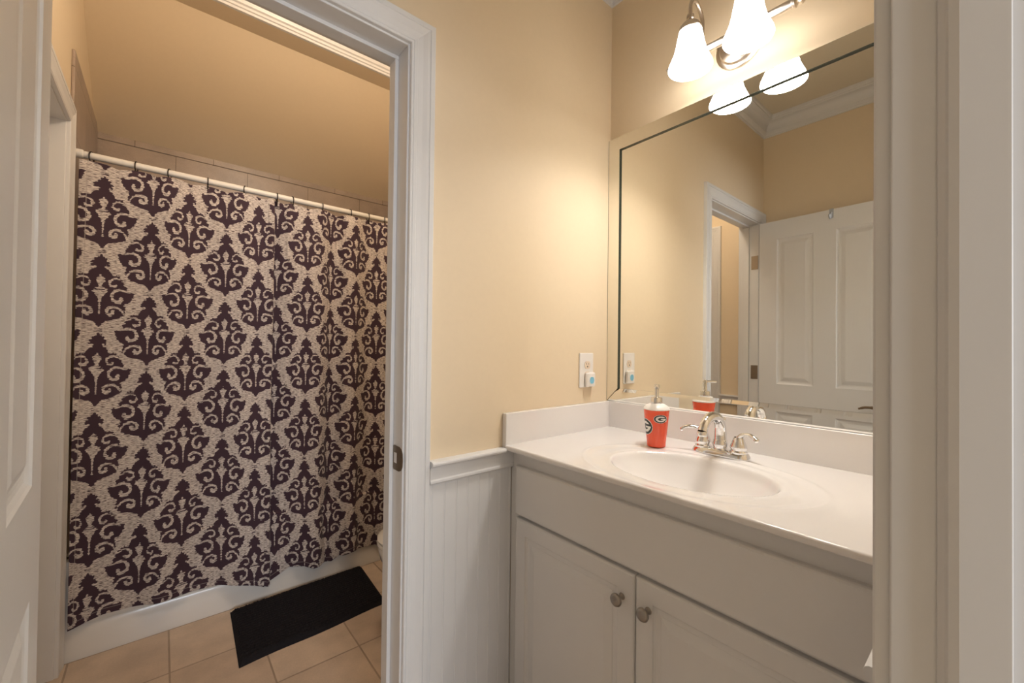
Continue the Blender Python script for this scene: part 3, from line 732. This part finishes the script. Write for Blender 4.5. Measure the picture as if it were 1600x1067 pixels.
body = [(0,-97),(7,-92),(14,-76),(26,-80),(28,-62),(42,-66),(50,-54),(42,-42),(62,-40),(68,-28),(54,-22),(70,-14),(66,0),(54,4),(40,-6),(30,4),(38,16),(54,22),(66,34),(76,50),(84,66),
        (94,72),(108,70),(118,62),(126,74),(142,70),(146,84),(136,92),(156,92),(166,104),(156,116),(172,118),(184,130),(176,142),(192,150),(204,164),(194,178),(206,192),(200,204),
        (222,206),(238,196),(262,208),(250,220),(254,240),(240,252),(238,272),(222,280),(214,296),(194,300),(180,312),(194,322),(188,336),(200,346),(192,360),(198,376),(184,384),(178,402),(164,404),(150,418),(120,424),(96,432),(66,440),(44,444),(26,460),(12,482),(0,490)]
bodyL = body+[(-x, y) for x, y in body[::-1]]
def arc(cx_, cy_, r_, a0, a1, n=10, r1=None):
    r1 = r_ if r1 is None else r1
    return [(cx_+(r_+(r1-r_)*k/n)*math.cos(math.radians(a0+(a1-a0)*k/n)), cy_+(r_+(r1-r_)*k/n)*math.sin(math.radians(a0+(a1-a0)*k/n))) for k in range(n+1)]
# light scrolls (y grows downward)
sc_mid = [(226,188),(200,196),(172,186),(140,184),(112,196),(92,218),(88,244),(98,268),(120,282),(146,282),(160,268),(158,256)]
sc_low = [(186,392),(176,366),(158,344),(130,328),(98,324),(68,334),(54,354),(58,376),(78,386),(98,378),(100,366)]
sc_up = [(176,118),(150,104),(120,92),(92,98),(72,116),(68,138),(80,156),(104,160),(116,150)]
torch = [(0,62),(6,74),(12,82),(22,92),(34,96),(28,110),(34,120),(24,126),(18,142),(12,158),(16,168),(34,176),(26,184),(54,184),(46,194),(58,204),(38,214),(34,228),(20,246),(12,262),(10,280),(6,300),(5,392),(0,396)]
torchL = torch+[(-x, y) for x, y in torch[::-1]]
def motif(dx, y):
    ax_ = np.abs(dx)
    d = poly_sdf(dx, y, bodyL)
    # inner dark petals between the scrolls and the tips give the broken outline
    cut = line_sdf(ax_, y, sc_mid, [7, 7, 9, 10, 11, 12, 12, 12, 12, 14, 14])
    cut = np.maximum(cut, line_sdf(ax_, y, sc_low, [6, 7, 8, 9, 10, 11, 11, 12, 14, 14]))
    cut = np.maximum(cut, line_sdf(ax_, y, sc_up, [5, 6, 7, 7, 8, 8, 9, 10]))
    cut = np.maximum(cut, poly_sdf(dx, y, torchL))
    d = np.minimum(d, -cut)
    band = np.maximum(np.maximum(line_sdf(dx, y, [(-22,172),(22,172)], 2.2), line_sdf(dx, y, [(-34,190),(34,190)], 2.0)), line_sdf(dx, y, [(-14,88),(14,88)], 1.8))
    d = np.maximum(d, band)
    tie = np.maximum(line_sdf(dx, y, [(-26,506),(0,510),(26,506)], 2.4), line_sdf(dx, y, [(-26,524),(0,520),(26,524)], 2.4))
    return np.maximum(d, tie)
Tt = np.broadcast_to(ufab[None, :], V.shape[:2])
Zf = V[:, :, 2]
field = np.full(V.shape[:2], -1e3)
ZTIP = 1.258                            # height of the side tips on column 1
for k in range(-1, 16):
    uc = (k-1)*HW                       # columns in fabric coordinate (k=0 at colx[1]...)
    dx = (Tt-uc)/SXm
    mask = np.abs(dx) < 275
    if not mask.any(): continue
    offz = 0 if (k % 2 == 0) else HP/2
    yy = (ZTIP+offz-Zf)/SYm+225
    per = HP/SYm
    for sh_ in (0,):
        y2 = np.mod(yy+100, per)-100
        f_ = np.full(field.shape, -1e3); cols = np.where(mask.any(axis=0))[0]; c0_, c1_ = cols[0], cols[-1]+1
        f_[:, c0_:c1_] = motif(dx[:, c0_:c1_], y2[:, c0_:c1_])
        field = np.where(mask, np.maximum(field, f_), field)
nxv, nzv = len(xs), len(zt)
me = bpy.data.meshes.new('shower_curtain')
idx = np.arange(nzv*nxv).reshape(nzv, nxv)
quads = np.stack([idx[:-1, :-1], idx[:-1, 1:], idx[1:, 1:], idx[1:, :-1]], axis=-1).reshape(-1, 4)
me.vertices.add(nzv*nxv); me.vertices.foreach_set('co', V.reshape(-1))
me.loops.add(quads.size); me.loops.foreach_set('vertex_index', quads.reshape(-1).astype(np.int32))
me.polygons.add(len(quads)); me.polygons.foreach_set('loop_start', np.arange(0, quads.size, 4, dtype=np.int32)); me.polygons.foreach_set('loop_total', np.full(len(quads), 4, dtype=np.int32))
me.polygons.foreach_set('use_smooth', np.ones(len(quads), bool))
me.update(calc_edges=True)
at = me.attributes.new('figure', 'FLOAT', 'POINT'); at.data.foreach_set('value', field.reshape(-1).astype(np.float32))
fu = me.attributes.new('cloth', 'FLOAT_VECTOR', 'POINT')
cv = np.zeros((nzv*nxv, 3), np.float32); cv[:, 0] = Tt.reshape(-1); cv[:, 1] = Zf.reshape(-1)
hem = np.broadcast_to(bot[None, :], Zf.shape); cv[:, 2] = np.minimum((Zf-hem), (np.broadcast_to(xs[None, :], Zf.shape)+.2605)*1.0).reshape(-1)
fu.data.foreach_set('vector', cv.reshape(-1))
cm = bpy.data.materials.new('damask_cloth'); cm.use_nodes = True; nt = cm.node_tree; bb = bsdf(cm); L = nt.links.new
bb.inputs['Roughness'].default_value = .75; bb.inputs['Specular IOR Level'].default_value = .25
bb.inputs['Sheen Weight'].default_value = .15
A1 = nt.nodes.new('ShaderNodeAttribute'); A1.attribute_name = 'figure'; A2 = nt.nodes.new('ShaderNodeAttribute'); A2.attribute_name = 'cloth'
def noise(scale3, sc, det=2):
    mp = nt.nodes.new('ShaderNodeMapping'); mp.inputs['Scale'].default_value = scale3; L(A2.outputs['Vector'], mp.inputs[0])
    nz = nt.nodes.new('ShaderNodeTexNoise'); nz.inputs['Scale'].default_value = sc; nz.inputs['Detail'].default_value = det; L(mp.outputs[0], nz.inputs['Vector']); return nz.outputs['Fac']
def math_(op, a, b_=None, c_=None):
    n_ = nt.nodes.new('ShaderNodeMath'); n_.operation = op
    for i_, v_ in enumerate((a, b_, c_)):
        if v_ is None: continue
        if isinstance(v_, (int, float)): n_.inputs[i_].default_value = v_
        else: L(v_, n_.inputs[i_])
    return n_.outputs[0]
jag = math_('MULTIPLY', math_('SUBTRACT', noise((.12, 1, 0), 170, 1), .5), 26.0)      # ikat steps, row by row
jag2 = math_('MULTIPLY', math_('SUBTRACT', noise((1, 1, 0), 260, 1), .5), 5.0)
fig = math_('ADD', math_('ADD', A1.outputs['Fac'], jag), jag2)
msk = nt.nodes.new('ShaderNodeMapRange'); msk.inputs[1].default_value = -1.5; msk.inputs[2].default_value = 1.5; L(fig, msk.inputs[0])
# flecked ground: fine horizontal dashes
dash = nt.nodes.new('ShaderNodeMapRange'); dash.inputs[1].default_value = .50; dash.inputs[2].default_value = .58; L(noise((.10, 1, 0), 640, 1), dash.inputs[0])
gm = nt.nodes.new('ShaderNodeMix'); gm.data_type = 'RGBA'; gm.inputs['A'].default_value = (.70, .625, .57, 1); gm.inputs['B'].default_value = (.17, .125, .12, 1); L(dash.outputs[0], gm.inputs['Factor'])
fm = nt.nodes.new('ShaderNodeMix'); fm.data_type = 'RGBA'; fm.inputs['B'].default_value = (.052, .027, .040, 1); L(msk.outputs[0], fm.inputs['Factor']); L(gm.outputs['Result'], fm.inputs['A'])
# stitched hem line
sepx = nt.nodes.new('ShaderNodeSeparateXYZ'); L(A2.outputs['Vector'], sepx.inputs[0])
h1 = math_('LESS_THAN', math_('ABSOLUTE', math_('SUBTRACT', sepx.outputs[2], .022)), .0011)
hm = nt.nodes.new('ShaderNodeMix'); hm.data_type = 'RGBA'; hm.inputs['B'].default_value = (.42, .36, .33, 1); L(math_('MULTIPLY', h1, .55), hm.inputs['Factor']); L(fm.outputs['Result'], hm.inputs['A'])
L(hm.outputs['Result'], bb.inputs['Base Color'])
me.materials.append(cm)
sc = bpy.data.objects.new('shower_curtain', me); C.objects.link(sc)
so = sc.modifiers.new('thickness', 'SOLIDIFY'); so.thickness = .0008; so.offset = 0
tag(sc, 'dark plum and beige damask shower curtain hanging from the white rod', 'shower curtain')
# rings
rmb = MB(); n_ = 28
pts = [(0, .0195*math.sin(a), -.0055+.0215*math.cos(a)) for a in [2*PI*k/n_ for k in range(n_)]]
rmb.tube(pts+[pts[0]], .0025, 8, cap=False); rmb.lathe([(0, -.0035), (.0035, -.002), (.0042, 0), (.0035, .002), (0, .0035)], 12, c=(0, -.012, -.026), cap=False)
rmb.tube([(0, -.012, -.024), (0, -.010, -.038), (0, -.004, -.046), (0, .004, -.044)], .0024, 8)
base_ring = rmb.build('curtain_ring', ring_m, None, smooth=True)
for k, x in enumerate(ringx):
    o = base_ring if k == 0 else base_ring.copy()
    if k: C.objects.link(o)
    o.location = (x, RY, rodz(x)); o.rotation_euler = (0, 0, rng.uniform(-.35, .35))
    tag(o, 'small dark metal curtain ring on the white rod', 'curtain ring', 'curtain rings along the white rod')
RL = ['dark curtain ring on the white rod nearest the left tub wall', 'second dark curtain ring from the left end of the rod', 'third dark curtain ring from the left end of the rod',
      'fourth dark curtain ring from the left end of the rod', 'fifth dark curtain ring from the left end of the rod', 'sixth dark curtain ring from the left, left one of the close pair', 'seventh dark curtain ring from the left, right one of the close pair',
      'eighth dark curtain ring from the left end of the rod', 'ninth dark curtain ring from the left end of the rod', 'tenth dark curtain ring from the left end of the rod', 'dark curtain ring on the rod right beside the doorway jamb',
      'dark curtain ring second from the right end of the rod, hidden by the jamb', 'dark curtain ring nearest the right end of the rod, hidden by the jamb']
for o in [o for o in C.objects if o.name.startswith('curtain_ring')]:
    i_ = min(range(len(ringx)), key=lambda q: abs(ringx[q]-o.location.x)); o['label'] = RL[i_]

# ------------------------------------------------------------------ bath mat
matm = add_noise(newmat('black_chenille', (.015, .0135, .016), .9, spec=.15), 400, .35, .4)
cn = [(.258, 2.272), (.243, 1.866), (.836, 1.902), (.860, 2.292)]
m = MB(); NU, NV = 170, 110; vs = []; rng2 = np.random.RandomState(7)
for i in range(NU+1):
    for j in range(NV+1):
        u, v = i/NU, j/NV
        p = [((1-u)*(1-v)*cn[1][q]+u*(1-v)*cn[2][q]+u*v*cn[3][q]+(1-u)*v*cn[0][q]) for q in (0, 1)]
        e = min(u, 1-u)*.59; e2 = min(v, 1-v)*.40; ed_ = min(e, e2)
        z = .004+.010*smooth(0, .012, ed_)+(.0050*(.5+.5*math.sin(j*2*PI/5.0+math.sin(i*1.9)*.5)) + .004*rng2.rand())*smooth(.008, .016, ed_)
        wv = .004*math.sin(u*9)*(1-v)
        vs.append((p[0], p[1]+wv, z))
fs = [(i*(NV+1)+j, (i+1)*(NV+1)+j, (i+1)*(NV+1)+j+1, i*(NV+1)+j+1) for i in range(NU) for j in range(NV)]
m.add(vs, fs)
n0 = len(m.v)
per_ = [i*(NV+1) for i in range(NU+1)] + [NU*(NV+1)+j for j in range(1, NV+1)] + [i*(NV+1)+NV for i in range(NU-1, -1, -1)] + [j for j in range(NV-1, 0, -1)]
for q in per_: m.v.append((vs[q][0], vs[q][1], .0005))
k = len(per_)
for a in range(k): m.f.append((per_[a], per_[(a+1) % k], n0+(a+1) % k, n0+a))
m.f.append(tuple(n0+a for a in range(k)))
tag(m.build('bath_mat', matm, None, smooth=True), 'black ribbed bath mat on the beige tiles beside the bathtub', 'bath mat')

# ------------------------------------------------------------------ toilet (mostly hidden by the door jamb)
TCX, TCY = .700, 1.66                    # front tip
to = tag(empty('toilet', (1.0, TCY, 0)), 'white toilet mostly hidden behind the right doorway jamb', 'toilet')
def egg(l, w, x0, z, n=40, e=1.0):
    out = []
    for k in range(n):
        a = 2*PI*k/n; c = math.cos(a); s_ = math.sin(a)
        out.append((x0+l*.5-l*.5*c, TCY+w*.5*s_*(1-.12*c), z))
    return out
def loft(rings, name, mat, par):
    m = MB(); n = len(rings[0]); vs = [p for r_ in rings for p in r_]
    fs = [(i*n+k, i*n+(k+1) % n, (i+1)*n+(k+1) % n, (i+1)*n+k) for i in range(len(rings)-1) for k in range(n)]
    fs += [tuple(range(n)), tuple((len(rings)-1)*n+k for k in range(n))]
    m.add(vs, fs); return m.build(name, mat, par, smooth=True, angle=50)
loft([egg(.50, .24, TCX+.10, 0), egg(.46, .20, TCX+.12, .06), egg(.42, .19, TCX+.12, .16), egg(.46, .26, TCX+.06, .25), egg(.49, .34, TCX+.01, .33), egg(.50, .365, TCX, .375), egg(.49, .355, TCX+.005, .388)], 'bowl', porc_m, to)
loft([egg(.46, .365, TCX-.003, .389), egg(.465, .372, TCX-.006, .396), egg(.46, .366, TCX-.003, .405)], 'seat', porc_m, to)
loft([egg(.45, .362, TCX, .4065), egg(.455, .368, TCX-.003, .414), egg(.43, .340, TCX+.01, .424), egg(.30, .22, TCX+.07, .428)], 'lid', porc_m, to)
b = MB(); b.box(TCX+.46, XTR-.005, TCY-.21, TCY+.21, .385, .74); b.build('tank', porc_m, to, bevel=.02, seg=3)
b = MB(); b.box(TCX+.45, XTR-.003, TCY-.22, TCY+.22, .741, .775); b.build('tank_lid', porc_m, to, bevel=.01, seg=3)

# ------------------------------------------------------------------ ceiling lamps
def dome(name, x, y, z, label, strength, col=(1, .82, .62)):
    e = tag(empty(name, (x, y, z)), label, 'ceiling light')
    m = MB(); m.lathe([(.15, 0), (.15, -.018), (.142, -.022), (.0, -.022)], 40, c=(x, y, z), cap=False); m.build('lamp_base', nickel_m, e, smooth=True, angle=30)
    g = newmat(name+'_glass', (.9, .88, .84), .3); bsdf(g).inputs['Emission Color'].default_value = (*col, 1); bsdf(g).inputs['Emission Strength'].default_value = strength
    m = MB(); m.lathe([(.138, -.022), (.134, -.04), (.115, -.062), (.08, -.080), (.04, -.090), (0, -.092)], 40, c=(x, y, z), cap=False); m.build('lamp_glass', g, e, smooth=True)
dome('ceiling_light', .55, 1.42, 2.90, 'round frosted ceiling light in the tub room, out of view above the doorway', 3)
dome('ceiling_light', .3, -1.6, 2.74, 'round frosted ceiling light added unseen behind the entry to go with the fill light', 3)  # added fixture for the bedroom fill, never in view
